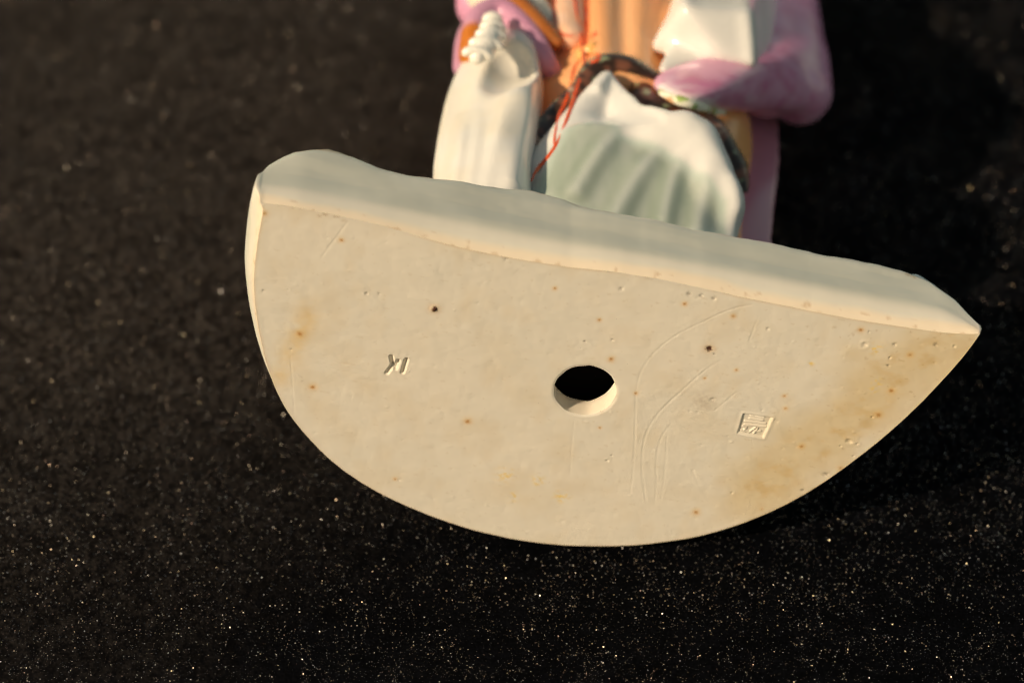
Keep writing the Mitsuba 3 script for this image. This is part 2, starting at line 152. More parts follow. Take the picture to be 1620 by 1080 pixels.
# ---------------------------------------------------------------- sculpting helpers (signed distances on a grid, then surface nets)
class Grid:
    def __init__(self, lo, hi, h):
        self.lo, self.h = np.array(lo, float), h
        n = np.ceil((np.array(hi, float) - self.lo) / h).astype(int) + 1
        self.n = n
        ax = [self.lo[k] + h * np.arange(n[k]) for k in range(3)]
        self.x, self.y, self.z = np.meshgrid(*ax, indexing='ij')

    def ell(self, c, r):
        q = np.sqrt(((self.x - c[0]) / r[0]) ** 2 + ((self.y - c[1]) / r[1]) ** 2 + ((self.z - c[2]) / r[2]) ** 2)
        return (q - 1) * min(r)

    def chain(self, pts, rad, flat=1.0):
        """Tapered tube along a polyline; flat squeezes it in Z."""
        pts, rad = np.asarray(pts, float), np.broadcast_to(rad, len(pts))
        d = None
        for a, b, ra, rb in zip(pts[:-1], pts[1:], rad[:-1], rad[1:]):
            ab = (b - a) * [1, 1, 1 / flat]
            px, py, pz = self.x - a[0], self.y - a[1], (self.z - a[2]) / flat
            t = np.clip((px * ab[0] + py * ab[1] + pz * ab[2]) / (ab @ ab + 1e-9), 0, 1)
            e = np.sqrt((px - t * ab[0]) ** 2 + (py - t * ab[1]) ** 2 + (pz - t * ab[2]) ** 2) - (ra + (rb - ra) * t)
            d = e if d is None else np.minimum(d, e)
        return d

    def hull(self, pts, r=0.8):
        """Convex hull with edges rounded by a soft maximum."""
        eq = ConvexHull(np.asarray(pts, float)).equations
        eq = np.unique(np.round(eq, 5), axis=0)
        s, m = 0.0, None
        k = 2.5 / r
        for a in eq:
            e = self.x * a[0] + self.y * a[1] + self.z * a[2] + a[3]
            m = e if m is None else np.maximum(m, e)
        for a in eq:
            e = self.x * a[0] + self.y * a[1] + self.z * a[2] + a[3]
            s = s + np.exp(np.maximum(k * (e - m), -60))
        return m + np.log(s) / k * 0.6 - 0.3 * r

    def column(self, tab, folds=(), p=2.0, skew=0.0):
        """Elliptic column along Y: tab rows y, cx, cz, rx, rz; folds = (count, depth, phase, twist per mm)."""
        tab = np.asarray(tab, float)
        g = [np.interp(self.y, tab[:, 0], tab[:, k]) for k in (1, 2, 3, 4)]
        dx, dz = (self.x - g[0]) / g[2], (self.z - g[1]) / g[3]
        dx = dx - skew * np.clip(1 - dx * dx, 0, 1)
        q = (np.abs(dx) ** p + np.abs(dz) ** p) ** (1 / p)
        r = 1.0
        th = np.arctan2(dx, dz)
        for n, dep, ph, tw in folds:
            r = r + dep * np.cos(n * th + ph + tw * self.y)
        d = (q - r) * np.minimum(g[2], g[3])
        return np.maximum(d, np.maximum(tab[0, 0] - self.y, self.y - tab[-1, 0]))

    def ridge(self, line, amp, w):
        """Height of a soft fold that follows a polyline seen from the front; subtract it from a distance field."""
        line = np.asarray(line, float)[:, :2]
        xy = np.stack([self.x[:, :, 0], self.y[:, :, 0]], -1).reshape(-1, 2)
        s = np.linspace(0, 1, len(line))
        best, tt = np.full(len(xy), 1e9), np.zeros(len(xy))
        for k in range(len(line) - 1):
            a, ab = line[k], line[k + 1] - line[k]
            t = np.clip(((xy - a) @ ab) / (ab @ ab), 0, 1)
            e = np.linalg.norm(xy - a - t[:, None] * ab, axis=1)
            tt = np.where(e < best, s[k] + t * (s[k + 1] - s[k]), tt)
            best = np.minimum(best, e)
        r = amp * np.exp(-(best / w) ** 2) * (0.25 + 0.75 * np.clip(tt * 3, 0, 1))
        return r.reshape(self.x.shape[:2])[:, :, None]

    def mesh(self, d, smooth=4):
        v, f = nets(d)
        v = self.lo + v * self.h
        m = trimesh.Trimesh(v, f, process=False)
        if smooth:
            trimesh.smoothing.filter_taubin(m, lamb=0.5, nu=0.52, iterations=smooth)
        return np.array(m.vertices), np.array(m.faces)


def smin(a, b, k):
    h = np.clip(0.5 + 0.5 * (b - a) / k, 0, 1)
    return b + (a - b) * h - k * h * (1 - h)


def smax(a, b, k):
    return -smin(-a, -b, k)


def nets(d):
    d = np.pad(d, 1, constant_values=9.0)
    neg = d < 0
    n = np.array(d.shape)
    acc, cnt = np.zeros((*(n - 1), 3)), np.zeros(n - 1)
    for ax in range(3):
        a = [slice(None)] * 3
        b = [slice(None)] * 3
        a[ax], b[ax] = slice(0, -1), slice(1, None)
        da, db = d[tuple(a)], d[tuple(b)]
        i = np.argwhere(neg[tuple(a)] != neg[tuple(b)])
        va, vb = da[tuple(i.T)], db[tuple(i.T)]
        t = va / (va - vb)
        o = [k for k in range(3) if k != ax]
        for s in (0, 1):
            for u in (0, 1):
                c = i.copy()
                c[:, o[0]] -= s
                c[:, o[1]] -= u
                p = i.astype(float)
                p[:, ax] += t
                ok = ((c >= 0) & (c < n - 1)).all(1)
                np.add.at(acc, tuple(c[ok].T), p[ok])
                np.add.at(cnt, tuple(c[ok].T), 1)
    idx = -np.ones(n - 1, int)
    on = cnt > 0
    idx[on] = np.arange(on.sum())
    v = acc[on] / cnt[on][:, None] - 1
    faces = []
    for ax in range(3):
        a = [slice(None)] * 3
        b = [slice(None)] * 3
        a[ax], b[ax] = slice(0, -1), slice(1, None)
        i = np.argwhere(neg[tuple(a)] != neg[tuple(b)])
        o1, o2 = (ax + 1) % 3, (ax + 2) % 3
        q = []
        for s, u in ((0, 0), (1, 0), (1, 1), (0, 1)):
            c = i.copy()
            c[:, o1] -= s
            c[:, o2] -= u
            q.append(idx[tuple(c.T)])
        q = np.stack(q, 1)
        flip = neg[tuple(a)][tuple(i.T)]
        q = np.where(flip[:, None], q, q[:, ::-1])
        faces += [q[:, [0, 1, 2]], q[:, [0, 2, 3]]]
    f = np.vstack(faces)
    return v, f[(f >= 0).all(1)]


def polydist(xy, line, closed=False, reach=None):
    """Distance of the points to a polyline."""
    line = np.asarray(line, float)
    if closed:
        line = np.vstack([line, line[:1]])
    if len(line) > 60:
        s = np.r_[0, np.cumsum(np.linalg.norm(np.diff(line, axis=0), axis=1))]
        q = np.linspace(0, s[-1], int(s[-1] / 0.06) + 2)
        return cKDTree(np.stack([np.interp(q, s, line[:, k]) for k in (0, 1)], 1)).query(xy)[0]
    if reach:
        best = np.full(len(xy), 1e3)
        j = np.flatnonzero(((xy > line.min(0) - reach) & (xy < line.max(0) + reach)).all(1))
        best[j] = polydist(xy[j], line)
        return best
    best = np.full(len(xy), 1e9)
    for a, b in zip(line[:-1], line[1:]):
        ab = b - a
        t = np.clip(((xy - a) @ ab) / (ab @ ab + 1e-12), 0, 1)
        best = np.minimum(best, np.linalg.norm(xy - a - t[:, None] * ab, axis=1))
    return best


def inside(xy, poly):
    poly = np.asarray(poly, float)
    r = np.zeros(len(xy), bool)
    for a, b in zip(poly, np.roll(poly, -1, 0)):
        c = (a[1] > xy[:, 1]) != (b[1] > xy[:, 1])
        with np.errstate(divide='ignore', invalid='ignore'):
            r ^= c & (xy[:, 0] < (b[0] - a[0]) * (xy[:, 1] - a[1]) / (b[1] - a[1]) + a[0])
    return r


def signed(xy, poly):
    d = polydist(xy, poly, True)
    return np.where(inside(xy, poly), -d, d)


def step(a, b, x):
    t = np.clip((x - a) / (b - a), 0, 1)
    return t * t * (3 - 2 * t)


def paint(col, c, w):
    w = np.asarray(w, float)[:, None]
    col[:] = col * (1 - w) + np.asarray(c, float) * w


def spline(pts, n):
    from scipy.interpolate import CubicSpline
    pts = np.asarray(pts, float)
    s = np.r_[0, np.cumsum(np.linalg.norm(np.diff(pts, axis=0), axis=1))]
    return CubicSpline(s, pts)(np.linspace(0, s[-1], n))


def wob(v, scale, seed):
    return meshkit.fbm(np.asarray(v) / scale + 50, 3, seed) - 0.5


WHITE = (0.74, 0.715, 0.655)
PINK = (0.60, 0.28, 0.41)
ORANGE = (0.80, 0.35, 0.12)
BROWN = (0.035, 0.018, 0.010)
GREEN = (0.34, 0.39, 0.31)
RED = (0.70, 0.085, 0.018)

# ================================================================ the black velvet cloth
rng = np.random.default_rng(7)
n = 420
gx, gy = np.meshgrid(np.linspace(-0.55, 0.55, n), np.linspace(-0.45, 0.65, n), indexing='ij')


def cloth_z(x, y):
    p = np.stack([x * 1000 / 38, y * 1000 / 38, 0 * x], -1)
    q = np.stack([x * 1000 / 9, y * 1000 / 9, 0 * x + 5], -1)
    z = 0.0016 * (meshkit.fbm(p, 3, 3) - 0.62) + 0.0005 * (meshkit.noise(q, 8) - 0.5)
    z = z - 0.0016 * np.exp(-(((x + 0.113) / 0.004) ** 2 + ((y - 0.0785) / 0.0022) ** 2))
    return z - 0.0004


cv = np.stack([gx, gy, cloth_z(gx, gy)], -1).reshape(-1, 3)
i = np.arange(n * n).reshape(n, n)
cf = np.vstack([np.stack([i[:-1, :-1], i[1:, :-1], i[1:, 1:]], -1).reshape(-1, 3), np.stack([i[:-1, :-1], i[1:, 1:], i[:-1, 1:]], -1).reshape(-1, 3)])
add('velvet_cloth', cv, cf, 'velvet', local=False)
lab('velvet_cloth', 'black velvet cloth flecked with glitter, spread under the porcelain figurine', 'cloth')


def flakes(count, half, size, cols):
    x, y = rng.uniform(half[0], half[1], count), rng.uniform(half[2], half[3], count)
    keep = meshkit.fbm(np.stack([x * 1000 / 6, y * 1000 / 6, 0 * x], -1), 3, 21) + rng.uniform(-0.4, 0.4, count) > 0.40
    x, y = x[keep], y[keep]
    c = len(x)
    z = cloth_z(x, y) + 0.00012 + rng.uniform(0, 0.00025, c)
    th, ph = np.abs(rng.normal(0, 0.75, c)), rng.uniform(0, 2 * np.pi, c)
    nn = np.stack([np.sin(th) * np.cos(ph), np.sin(th) * np.sin(ph), np.cos(th)], -1)
    u = np.cross(nn, [0.31, 0.88, 0.35])
    u /= np.linalg.norm(u, axis=1, keepdims=True)
    w = np.cross(nn, u)
    s = (size[0] + (size[1] - size[0]) * rng.random(c) ** 3)[:, None] / 2
    o = np.stack([x, y, z], -1)
    asp = rng.uniform(0.5, 1.0, (c, 1))
    v = np.stack([o - u * s - w * s * asp, o + u * s - w * s * asp, o + u * s + w * s * asp, o - u * s + w * s * asp], 1).reshape(-1, 3)
    b = np.arange(c)[:, None] * 4
    f = np.vstack([b + [0, 1, 2], b + [0, 2, 3]])
    return v, f, np.repeat(np.asarray(cols)[rng.integers(0, len(cols), c)], 4, axis=0)


area = (-0.18, 0.17, -0.115, 0.26)
bits = [flakes(430000, area, (0.00007, 0.00019), [(0.18, 0.185, 0.20), (0.12, 0.125, 0.14), (0.11, 0.10, 0.105), (0.36, 0.31, 0.25), (0.24, 0.17, 0.15)]),
        flakes(150000, area, (0.00008, 0.00023), [(0.88, 0.80, 0.68), (0.85, 0.70, 0.48), (0.8, 0.76, 0.72), (0.78, 0.60, 0.46)])]
fv, fc = np.vstack([b[0] for b in bits]), np.vstack([b[2] for b in bits])
ff = np.vstack([bits[0][1], bits[1][1] + len(bits[0][0])])
k = add('velvet_cloth__glitter', fv, ff, 'glitter_foil', fc, smooth=False, local=False)
lab(k, 'tiny gold and silver glitter flecks in the pile', kind='stuff')

# ================================================================ the base
OUT = np.array(MARKS['outline'], float)                       # widest outline in (X, Z), left tip round the back to the right tip
HC, HR = np.array([51.35, -27.6]), 5.1
hp = np.array(MARKS['hole'], float)
HC = np.array([(hp[0, 0] + hp[1, 0]) / 2, (hp[2, 1] + hp[3, 1]) / 2])
HR = (hp[1, 0] - hp[0, 0]) / 2 * 1.02


def resample(line, stepmm):
    line = np.asarray(line, float)
    s = np.r_[0, np.cumsum(np.linalg.norm(np.diff(line, axis=0), axis=1))]
    m = max(2, int(round(s[-1] / stepmm)))
    from scipy.interpolate import PchipInterpolator
    return PchipInterpolator(s, line)(np.linspace(0, s[-1], m + 1))


arc = resample(OUT, 0.4)                                        # left tip -> right tip
kern = np.hanning(13) / np.hanning(13).sum()
sm = np.stack([np.convolve(np.pad(arc[:, k], 6, mode='reflect', reflect_type='odd'), kern, 'valid') for k in range(2)], 1)
arc = sm
fx = np.linspace(0, 1, 300)[1:-1]
frontedge = arc[-1] + (arc[0] - arc[-1]) * fx[:, None]
frontedge[:, 1] += (0.9 * wob(np.stack([frontedge[:, 0], 0 * fx, 0 * fx], 1), 24.0, 94) + 0.14 * wob(np.stack([frontedge[:, 0], 0 * fx, 0 * fx], 1), 3.5, 95)) * np.sin(np.pi * fx)
loop = np.vstack([arc, frontedge])
isfront = np.r_[np.zeros(len(arc)), np.ones(len(frontedge))]
tang = np.roll(loop, -1, 0) - np.roll(loop, 1, 0)
nrm = np.stack([tang[:, 1], -tang[:, 0]], 1)
nrm /= np.linalg.norm(nrm, axis=1, keepdims=True)
if ((loop + nrm - loop.mean(0)) ** 2).sum() < ((loop - nrm - loop.mean(0)) ** 2).sum():
    nrm = -nrm
nrm = np.stack([np.convolve(np.pad(nrm[:, k], 8, mode='wrap'), np.hanning(17) / np.hanning(17).sum(), 'valid') for k in range(2)], 1)
# how far the bisque face is set in from the widest outline: most at the left, nothing at the right tip
ins = np.interp(loop[:, 0], [0, 3, 12, 30, 60, 95, 112, 115], [1.45, 1.45, 1.1, 0.6, 0.30, 0.35, 0.45, 0.25])
bow = np.interp(loop[:, 0], [0, 3, 8, 17, 21, 30, 39, 51, 58, 66, 79, 95, 110, 113.5, 115], [1.1, 0.5, 0.45, 0.6, 0.9, 2.0, 2.1, 1.6, 1.2, 1.35, 1.8, 1.9, 1.25, 0.5, 0.25])
bow = np.convolve(np.pad(bow, 12, mode='edge'), np.hanning(25) / np.hanning(25).sum(), 'valid')
ins = np.where(isfront > 0, bow, ins)
ins = np.convolve(np.pad(ins, 4, mode='wrap'), np.ones(9) / 9, 'valid')
under = loop - nrm * (ins + 0.10 * wob(np.stack([loop[:, 0], loop[:, 1], 0 * ins], 1), 2.2, 90) + 0.05 * wob(np.stack([loop[:, 0], loop[:, 1], 0 * ins], 1), 0.8, 91))[:, None]
top_x = [0, 1.2, 3, 5, 8, 9.9, 13.9, 18, 23, 27, 34, 43, 48, 53, 64.5, 77, 89, 100, 104, 108, 111.7, 113.4, 115]
top_y = [6.3, 9.6, 12.4, 14.8, 16.9, 17.7, 16.8, 15.1, 14.6, 15.0, 15.9, 17.3, 16.8, 15.3, 15.0, 14.9, 14.6, 14.7, 13.8, 12.4, 8.4, 4.9, 2.2]
ytop = np.interp(loop[:, 0], top_x, top_y)
ytop = ytop + (14.5 - ytop) * step(-1, -11, loop[:, 1]) * (loop[:, 0] < 60) + (14.5 - ytop) * step(-4, -16, loop[:, 1]) * (loop[:, 0] >= 60)
# wall profile: fraction of the height, outward offset on the front, on the round back
ytop = ytop + (0.9 * wob(np.stack([loop[:, 0], 0 * ytop, loop[:, 1]], 1), 6.0, 110) + 0.4 * wob(np.stack([loop[:, 0], 0 * ytop, loop[:, 1]], 1), 2.6, 111)) * step(1, 6, np.minimum(loop[:, 0], 115 - loop[:, 0]))
prof = [(0.0, 0.0, 0.0), (0.04, 0.20, 0.2), (0.10, 0.38, 0.25), (0.19, 0.52, 0.25), (0.28, 0.55, 0.25), (0.36, 0.50, 0.25), (0.44, 0.41, 0.25), (0.52, 0.40, 0.25), (0.60, 0.46, 0.25), (0.70, 0.54, 0.25),
        (0.80, 0.60, 0.25), (0.88, 0.50, 0.2), (0.94, 0.20, 0.1), (0.98, -0.35, -0.3), (1.0, -1.2, -1.3), (1.0, -2.6, -3.0)]
pf = np.array(prof)
dens = np.linspace(0, len(pf) - 1, 64)
pf = np.stack([np.interp(dens, np.arange(len(pf)), pf[:, k]) for k in range(3)], 1)
for _ in range(6):
    pf[1:-1] = (pf[:-2] + 2 * pf[1:-1] + pf[2:]) / 4
rings = []
tipfade = step(0, 7, np.minimum(loop[:, 0], 115 - loop[:, 0])) * 0.85 + 0.15
for fr, of, ob in pf:
    off = np.where(isfront > 0, of * tipfade, np.minimum(ob, 0.25) if fr > 0.6 else 0.25 * step(0.1, 0.5, fr)) + np.where(isfront > 0, 0, step(25, 5, loop[:, 0])) * 0.35 * step(0.0, 0.4, fr) - ins * np.where(isfront > 0, (1 - np.minimum(1, fr / 0.36)) ** 1.9, (1 - np.minimum(1, fr / 0.5)) ** 1.6)
    p = loop + nrm * off[:, None]
    y = fr * ytop
    q = np.stack([p[:, 0], y, p[:, 1]], 1)
    amp = step(0.15, 0.6, fr) * (0.9 * tipfade + 0.1)
    bump = 0.55 * wob(q * [0.8, 1.2, 1], 17.0, 5) + 0.34 * wob(q * [0.7, 1.1, 1], 6.5, 6)
    bump = bump + 0.20 * wob(np.stack([q[:, 0] / 26.0, q[:, 1] / 2.1, q[:, 2] / 26.0], 1), 1.0, 120) * isfront
    q[:, 0] += nrm[:, 0] * bump * amp
    q[:, 2] += nrm[:, 1] * bump * amp
    rings.append(q)
cen = np.array([57.0, 14.5, -24.0])
last = rings[-1]
for t in np.linspace(0.06, 1, 24):
    q = last + (cen - last) * t
    q[:, 1] = last[:, 1] + (14.8 - last[:, 1]) * step(0, 0.35, t) + 1.4 * wob(q, 11.0, 9) * step(0, 0.3, t)
    rings.append(q)
rv = np.vstack(rings)
L = len(loop)
a = np.arange(L)
rf = []
for r in range(len(rings) - 1):
    p, q, s, t = r * L + a, r * L + np.roll(a, -1), (r + 1) * L + np.roll(a, -1), (r + 1) * L + a
    rf += [np.stack([p, q, s], 1), np.stack([p, s, t], 1)]
rf = np.vstack(rf)


def outward(v, f):
    m = trimesh.Trimesh(v, f, process=False)
    return f if m.volume > 0 else f[:, ::-1]


rf = outward(rv, rf)
rc = np.tile(np.array((0.57, 0.56, 0.465)), (len(rv), 1))
paint(rc, (0.48, 0.475, 0.39), np.clip(0.5 + 2.4 * wob(rv, 12.0, 31), 0, 0.6))
front_v = (rv[:, 2] > -3) | (rv[:, 1] < 4)
paint(rc, (0.70, 0.64, 0.53), step(4.6, 2.6, rv[:, 1]) * 0.7)
paint(rc, (0.76, 0.62, 0.44), step(2.0, 0.7, rv[:, 1] + 1.2 * wob(rv, 6, 12)) * 0.75)          # bare clay wiped free of glaze along the foot
paint(rc, (0.46, 0.30, 0.14), 0.5 * step(0.66, 0.78, meshkit.fbm(rv / 1.1, 2, 17)) * step(1.4, 0.6, rv[:, 1]))
og = np.stack([rv[:, 0], rv[:, 1]], 1)
for (ox, oy, rx, ry, w) in ((11.5, 16.0, 3.6, 0.6, 0.35), (9.0, 15.7, 1.6, 0.5, 0.3), (104.4, 12.0, 0.5, 0.35, 0.8), (105.4, 11.6, 0.3, 0.35, 0.8), (5.0, 14.2, 0.7, 0.25, 0.8)):
    paint(rc, (0.40, 0.24, 0.06), w * np.exp(-(((og[:, 0] - ox) / rx) ** 2 + ((og[:, 1] - oy) / ry) ** 2)) * (rv[:, 2] > -4))
add('figurine__base', rv, rf, 'glaze', rc)

# the bisque underside: a fine sheet with the vent hole cut out, its stamps, scratches and specks pressed into it
ub = under
gp = [ub]
g = 0.21
xs, zs = np.meshgrid(np.arange(0, 116, g), np.arange(-60, 1, g * 0.9), indexing='ij')
xs[:, ::2] += g / 2
pts = np.stack([xs, zs], -1).reshape(-1, 2)
pts = pts + rng.uniform(-0.02, 0.02, pts.shape)
st = np.array(MARKS['stamp'], float)
mm = np.vstack(MARKS['M'])
fine = []
for c, hw in ((st.mean(0), 3.4), (mm.mean(0), 2.9)):
    fxx, fzz = np.meshgrid(np.arange(-hw, hw, 0.075), np.arange(-hw, hw, 0.075), indexing='ij')
    fine.append(np.stack([fxx, fzz], -1).reshape(-1, 2) + c + rng.uniform(-0.008, 0.008, (fxx.size, 2)))
    pts = pts[~((np.abs(pts - c) < hw).all(1))]
pts = np.vstack([pts, *fine])
sd = signed(pts, ub)
hd = np.linalg.norm(pts - HC, axis=1)
pts = pts[(sd < -0.14) & (hd > HR + 0.12)]
ha = np.linspace(0, 2 * np.pi, 220, endpoint=False)
rag = HR + 0.10 * np.interp(ha, [0, 0.9, 1.2, 1.5, 1.62, 1.75, 2.2, 6.2832], [0, -0.6, 0.5, -0.6, 1.6, -0.4, 0, 0]) + 0.05 * np.sin(9 * ha)
hring = HC + rag[:, None] * np.stack([np.cos(ha), np.sin(ha)], 1)
up_ = np.vstack([ub, hring, pts])
tri = Delaunay(up_).simplices
cc = up_[tri].mean(1)
allb = np.all(tri < len(ub), axis=1)
keep = (np.linalg.norm(cc - HC, axis=1) > HR - 0.0) | ~np.all((tri >= len(ub)) & (tri < len(ub) + len(hring)), axis=1)
keep &= ~(allb & ~inside(cc, ub))
uf = tri[keep]
P2 = up_
P3 = np.stack([P2[:, 0], 0 * P2[:, 0], P2[:, 1]], 1)


def near(line, r):
    return polydist(P2, np.array([q[:2] for q in line]), False), r


h = 0.16 * wob(P3, 14.0, 1) + 0.085 * wob(P3 * [1, 1, 1.0], 2.6, 2) + 0.034 * wob(P3, 0.8, 3) + 0.012 * wob(P3, 0.45, 93)      # outward height, mm
h += 0.014 * (meshkit.noise(P3 * [2.2, 1, 0.12] + 9, 4) - 0.5) + 0.075 * wob(np.stack([P2[:, 0] + P2[:, 1], 0 * P2[:, 0], (P2[:, 0] - P2[:, 1]) * 0.25], 1), 1.6, 14)
scr = MARKS['scr']
widths = [0.16, 0.12, 0.12, 0.12, 0.1, 0.17, 0.20, 0.15, 0.13, 0.14, 0.3, 0.13, 0.14, 0.1, 0.14, 0.12, 0.1, 0.12]
for s, w in zip(scr, widths):
    line = spline(s, 40) if len(s) > 2 else np.array(s, float)
    d = polydist(P2, line, reach=2)
    w *= 0.75
    h += -0.045 * np.exp(-(d / w) ** 2) * min(1, w / 0.12) * (0.35 + 1.1 * meshkit.noise(P3 / 2.6, 33)) + 0.010 * np.exp(-((d - 2 * w) / w) ** 2)
for x, z, r in MARKS['white']:
    d = np.hypot(P2[:, 0] - x, P2[:, 1] - z)
    d = d + 0.5 * r * 2 * wob(P3, 0.45, 96)
    h += -0.20 * np.exp(-(d / (0.55 * r)) ** 2) + 0.05 * np.exp(-((d - r) / (0.35 * r)) ** 2)
for x, z, r, kd in MARKS['dark']:
    d = np.hypot(P2[:, 0] - x, P2[:, 1] - z)
    h += (0.35 if x < 40 and kd == 0 else -0.18) * np.exp(-(d / (0.7 * r)) ** 2)
# little pits and grains
pit = np.c_[rng.uniform(2, 112, 420), rng.uniform(-57, -1, 420), rng.uniform(0.09, 0.22, 420), rng.choice([-1, 1], 420)]
rightward = rng.random(420) < np.interp(pit[:, 0], [0, 70, 112], [0.3, 0.45, 1.0])
tree = cKDTree(P2)
for x, z, r, s in pit[rightward]:
    j = tree.query_ball_point([x, z], 3 * r)
    if j:
        h[j] += s * 0.07 * np.exp(-(((P2[j, 0] - x) ** 2 + (P2[j, 1] - z) ** 2) / r ** 2))
# impressed maker's mark of two strokes and a tick
for k, line in enumerate(MARKS['M']):
    d = polydist(P2, np.array(line, float), reach=2)
    h += -0.62 * step(0.50, 0.02, d)
dm = np.hypot(P2[:, 0] - mm.mean(0)[0], P2[:, 1] - mm.mean(0)[1])
# square stamp: sunk field with bars and characters standing in it
sd = signed(P2, st)
field = step(0.22, -0.16, sd)
rise = 0 * h
for line in MARKS['sbars']:
    rise = np.maximum(rise, step(0.22, 0.08, polydist(P2, np.array(line, float), reach=2)))
for line in MARKS['sglyph']:
    rise = np.maximum(rise, step(0.25, 0.08, polydist(P2, np.array(line, float), reach=2)))
h += -0.34 * field * (1 - 0.75 * rise * step(0.0, -0.3, sd)) + 0.05 * np.exp(-((sd - 0.35) / 0.25) ** 2)
edge = -signed(P2, ub)
hd = np.linalg.norm(P2 - HC, axis=1) - HR
soft = step(0.0, 0.9, edge)
h = h * soft - 0.14 * step(0.45, 0.0, hd) ** 2
h[:len(ub)] = 0
P3[:, 1] = -h

uc = np.tile(np.array((0.665, 0.60, 0.49)), (len(P2), 1))
flat = P3 * [1, 0, 1]
paint(uc, (0.64, 0.59, 0.49), np.clip(0.5 + 2.2 * wob(flat, 16, 40), 0, 1) * 0.7)
paint(uc, (0.58, 0.475, 0.315), np.clip(2.6 * wob(flat, 7, 41), 0, 1) * 0.35)
# ochre soak into the right-hand end and a faint drip at the left
d = polydist(P2, np.array([[112, -3], [104, -10], [100, -22], [90, -38]], float))
paint(uc, (0.56, 0.41, 0.18), 0.55 * step(11, 2, d + 9 * wob(flat, 8, 42)))
paint(uc, (0.50, 0.31, 0.09), 0.5 * step(7, 1, d) * step(0.42, 0.90, meshkit.fbm(flat / 2.4, 4, 98)))
d = polydist(P2, np.array([[11.8, -19], [10.6, -25], [9.2, -33]], float))
paint(uc, (0.64, 0.42, 0.13), 0.5 * np.exp(-(d / 1.9) ** 2) * np.clip(0.8 + 2.0 * wob(flat, 2.5, 43), 0, 1))
for x, z, r in MARKS['yell']:
    d = np.hypot(P2[:, 0] - x, P2[:, 1] - z)
    paint(uc, (0.70, 0.48, 0.10), 0.75 * np.exp(-(d / r) ** 2) * step(0.5, 0.66, meshkit.fbm(flat / 0.55, 2, 44)))
for x, z, r in MARKS['rust']:
    q = P2 - [x, z]
    d = np.hypot(q[:, 0], q[:, 1]) + 0.25 * r * 2 * wob(flat, 0.5, 45)
    paint(uc, (0.62, 0.36, 0.08), 0.55 * np.exp(-(d / (1.1 * r)) ** 2))
    paint(uc, (0.34, 0.13, 0.02), 0.85 * np.exp(-(d / (0.45 * r)) ** 2))
for x, z, r, kd in MARKS['dark']:
    d = np.hypot(P2[:, 0] - x, P2[:, 1] - z) + 0.5 * r * 2 * wob(flat, 0.35, 46)
    if kd == 0:
        paint(uc, (0.50, 0.28, 0.08), 0.6 * np.exp(-(d / (1.5 * r)) ** 2))
        paint(uc, (0.050, 0.014, 0.006), 0.97 * step(1.05 * r, 0.6 * r, d))
    else:
        paint(uc, (0.14, 0.10, 0.06), 0.75 * np.exp(-(d / (0.8 * r)) ** 2) * step(0.36, 0.58, meshkit.fbm(flat / 0.3, 2, 47)))
# grey thumb smudge, grime along the straight edge, freckles
d = np.hypot((P2[:, 0] - MARKS['dark'][2][0] + 1.4), (P2[:, 1] - MARKS['dark'][2][1] + 0.8))
paint(uc, (0.36, 0.29, 0.22), 0.5 * np.exp(-(d / 1.9) ** 2) * np.clip(0.5 + 2.5 * wob(flat, 0.7, 48), 0, 1))
gr = step(1.3, 0.1, np.abs(P2[:, 1] + 0.6)) * step(0.52, 0.75, meshkit.fbm(flat / [0.9, 1, 0.7], 3, 49)) * step(0.42, 0.62, meshkit.fbm(flat / 9.0, 2, 92))
paint(uc, (0.36, 0.25, 0.13), 0.7 * gr)
fr = step(0.79, 0.85, meshkit.fbm(flat / 0.8, 2, 50)) * np.interp(P2[:, 0], [0, 80, 114], [0.25, 0.4, 1])
paint(uc, (0.40, 0.27, 0.12), 0.4 * fr)
paint(uc, (0.58, 0.44, 0.26), 0.22 * np.clip(3.0 * wob(flat * [1, 1, 0.5], 3.2, 97), 0, 1))
paint(uc, (0.60, 0.42, 0.20), 0.35 * step(0.5, 0.0, edge) * (P2[:, 1] < -1.5))
tri3 = P3[uf]
nn = np.cross(tri3[:, 1] - tri3[:, 0], tri3[:, 2] - tri3[:, 0])[:, 1]
uf = np.where((nn > 0)[:, None], uf[:, ::-1], uf)
uf = uf[np.abs(nn) > 1e-6]
add('figurine__base__underside', P3, uf, 'bisque', uc, label='flat unglazed cream underside with two pressed marks, scratches and rust specks')

# the wall of the vent hole, open into the dark hollow of the body
hv, depth = [], [0.0, 0.12, 0.4, 1.2, 2.4, 3.7, 3.9]
shrink = [0.0, 0.03, 0.06, 0.08, 0.1, 0.12, -0.3]
for dpt, s in zip(depth, shrink):
    rr = rag - s + (0.10 * np.sin(5 * ha + 1) if dpt > 3.5 else 0)
    q = HC + rr[:, None] * np.stack([np.cos(ha), np.sin(ha)], 1)
    hv.append(np.stack([q[:, 0], dpt + 0 * ha + (0.14 if dpt == 0 else 0.02), q[:, 1]], 1))
H = len(ha)
a = np.arange(H)


def skin(rows):
    f = []
    for r in range(len(rows) - 1):
        p, q, s, k = r * H + a, r * H + np.roll(a, -1), (r + 1) * H + np.roll(a, -1), (r + 1) * H + a
        f += [np.stack([p, q, s], 1), np.stack([p, s, k], 1)]
    return np.vstack(rows), np.vstack(f)


v, f = skin(hv)
add('figurine__base__vent_hole', v, f, 'bisque', np.tile(np.array((0.74, 0.66, 0.52)), (len(v), 1)), label='round vent hole opening into the dark hollow inside')
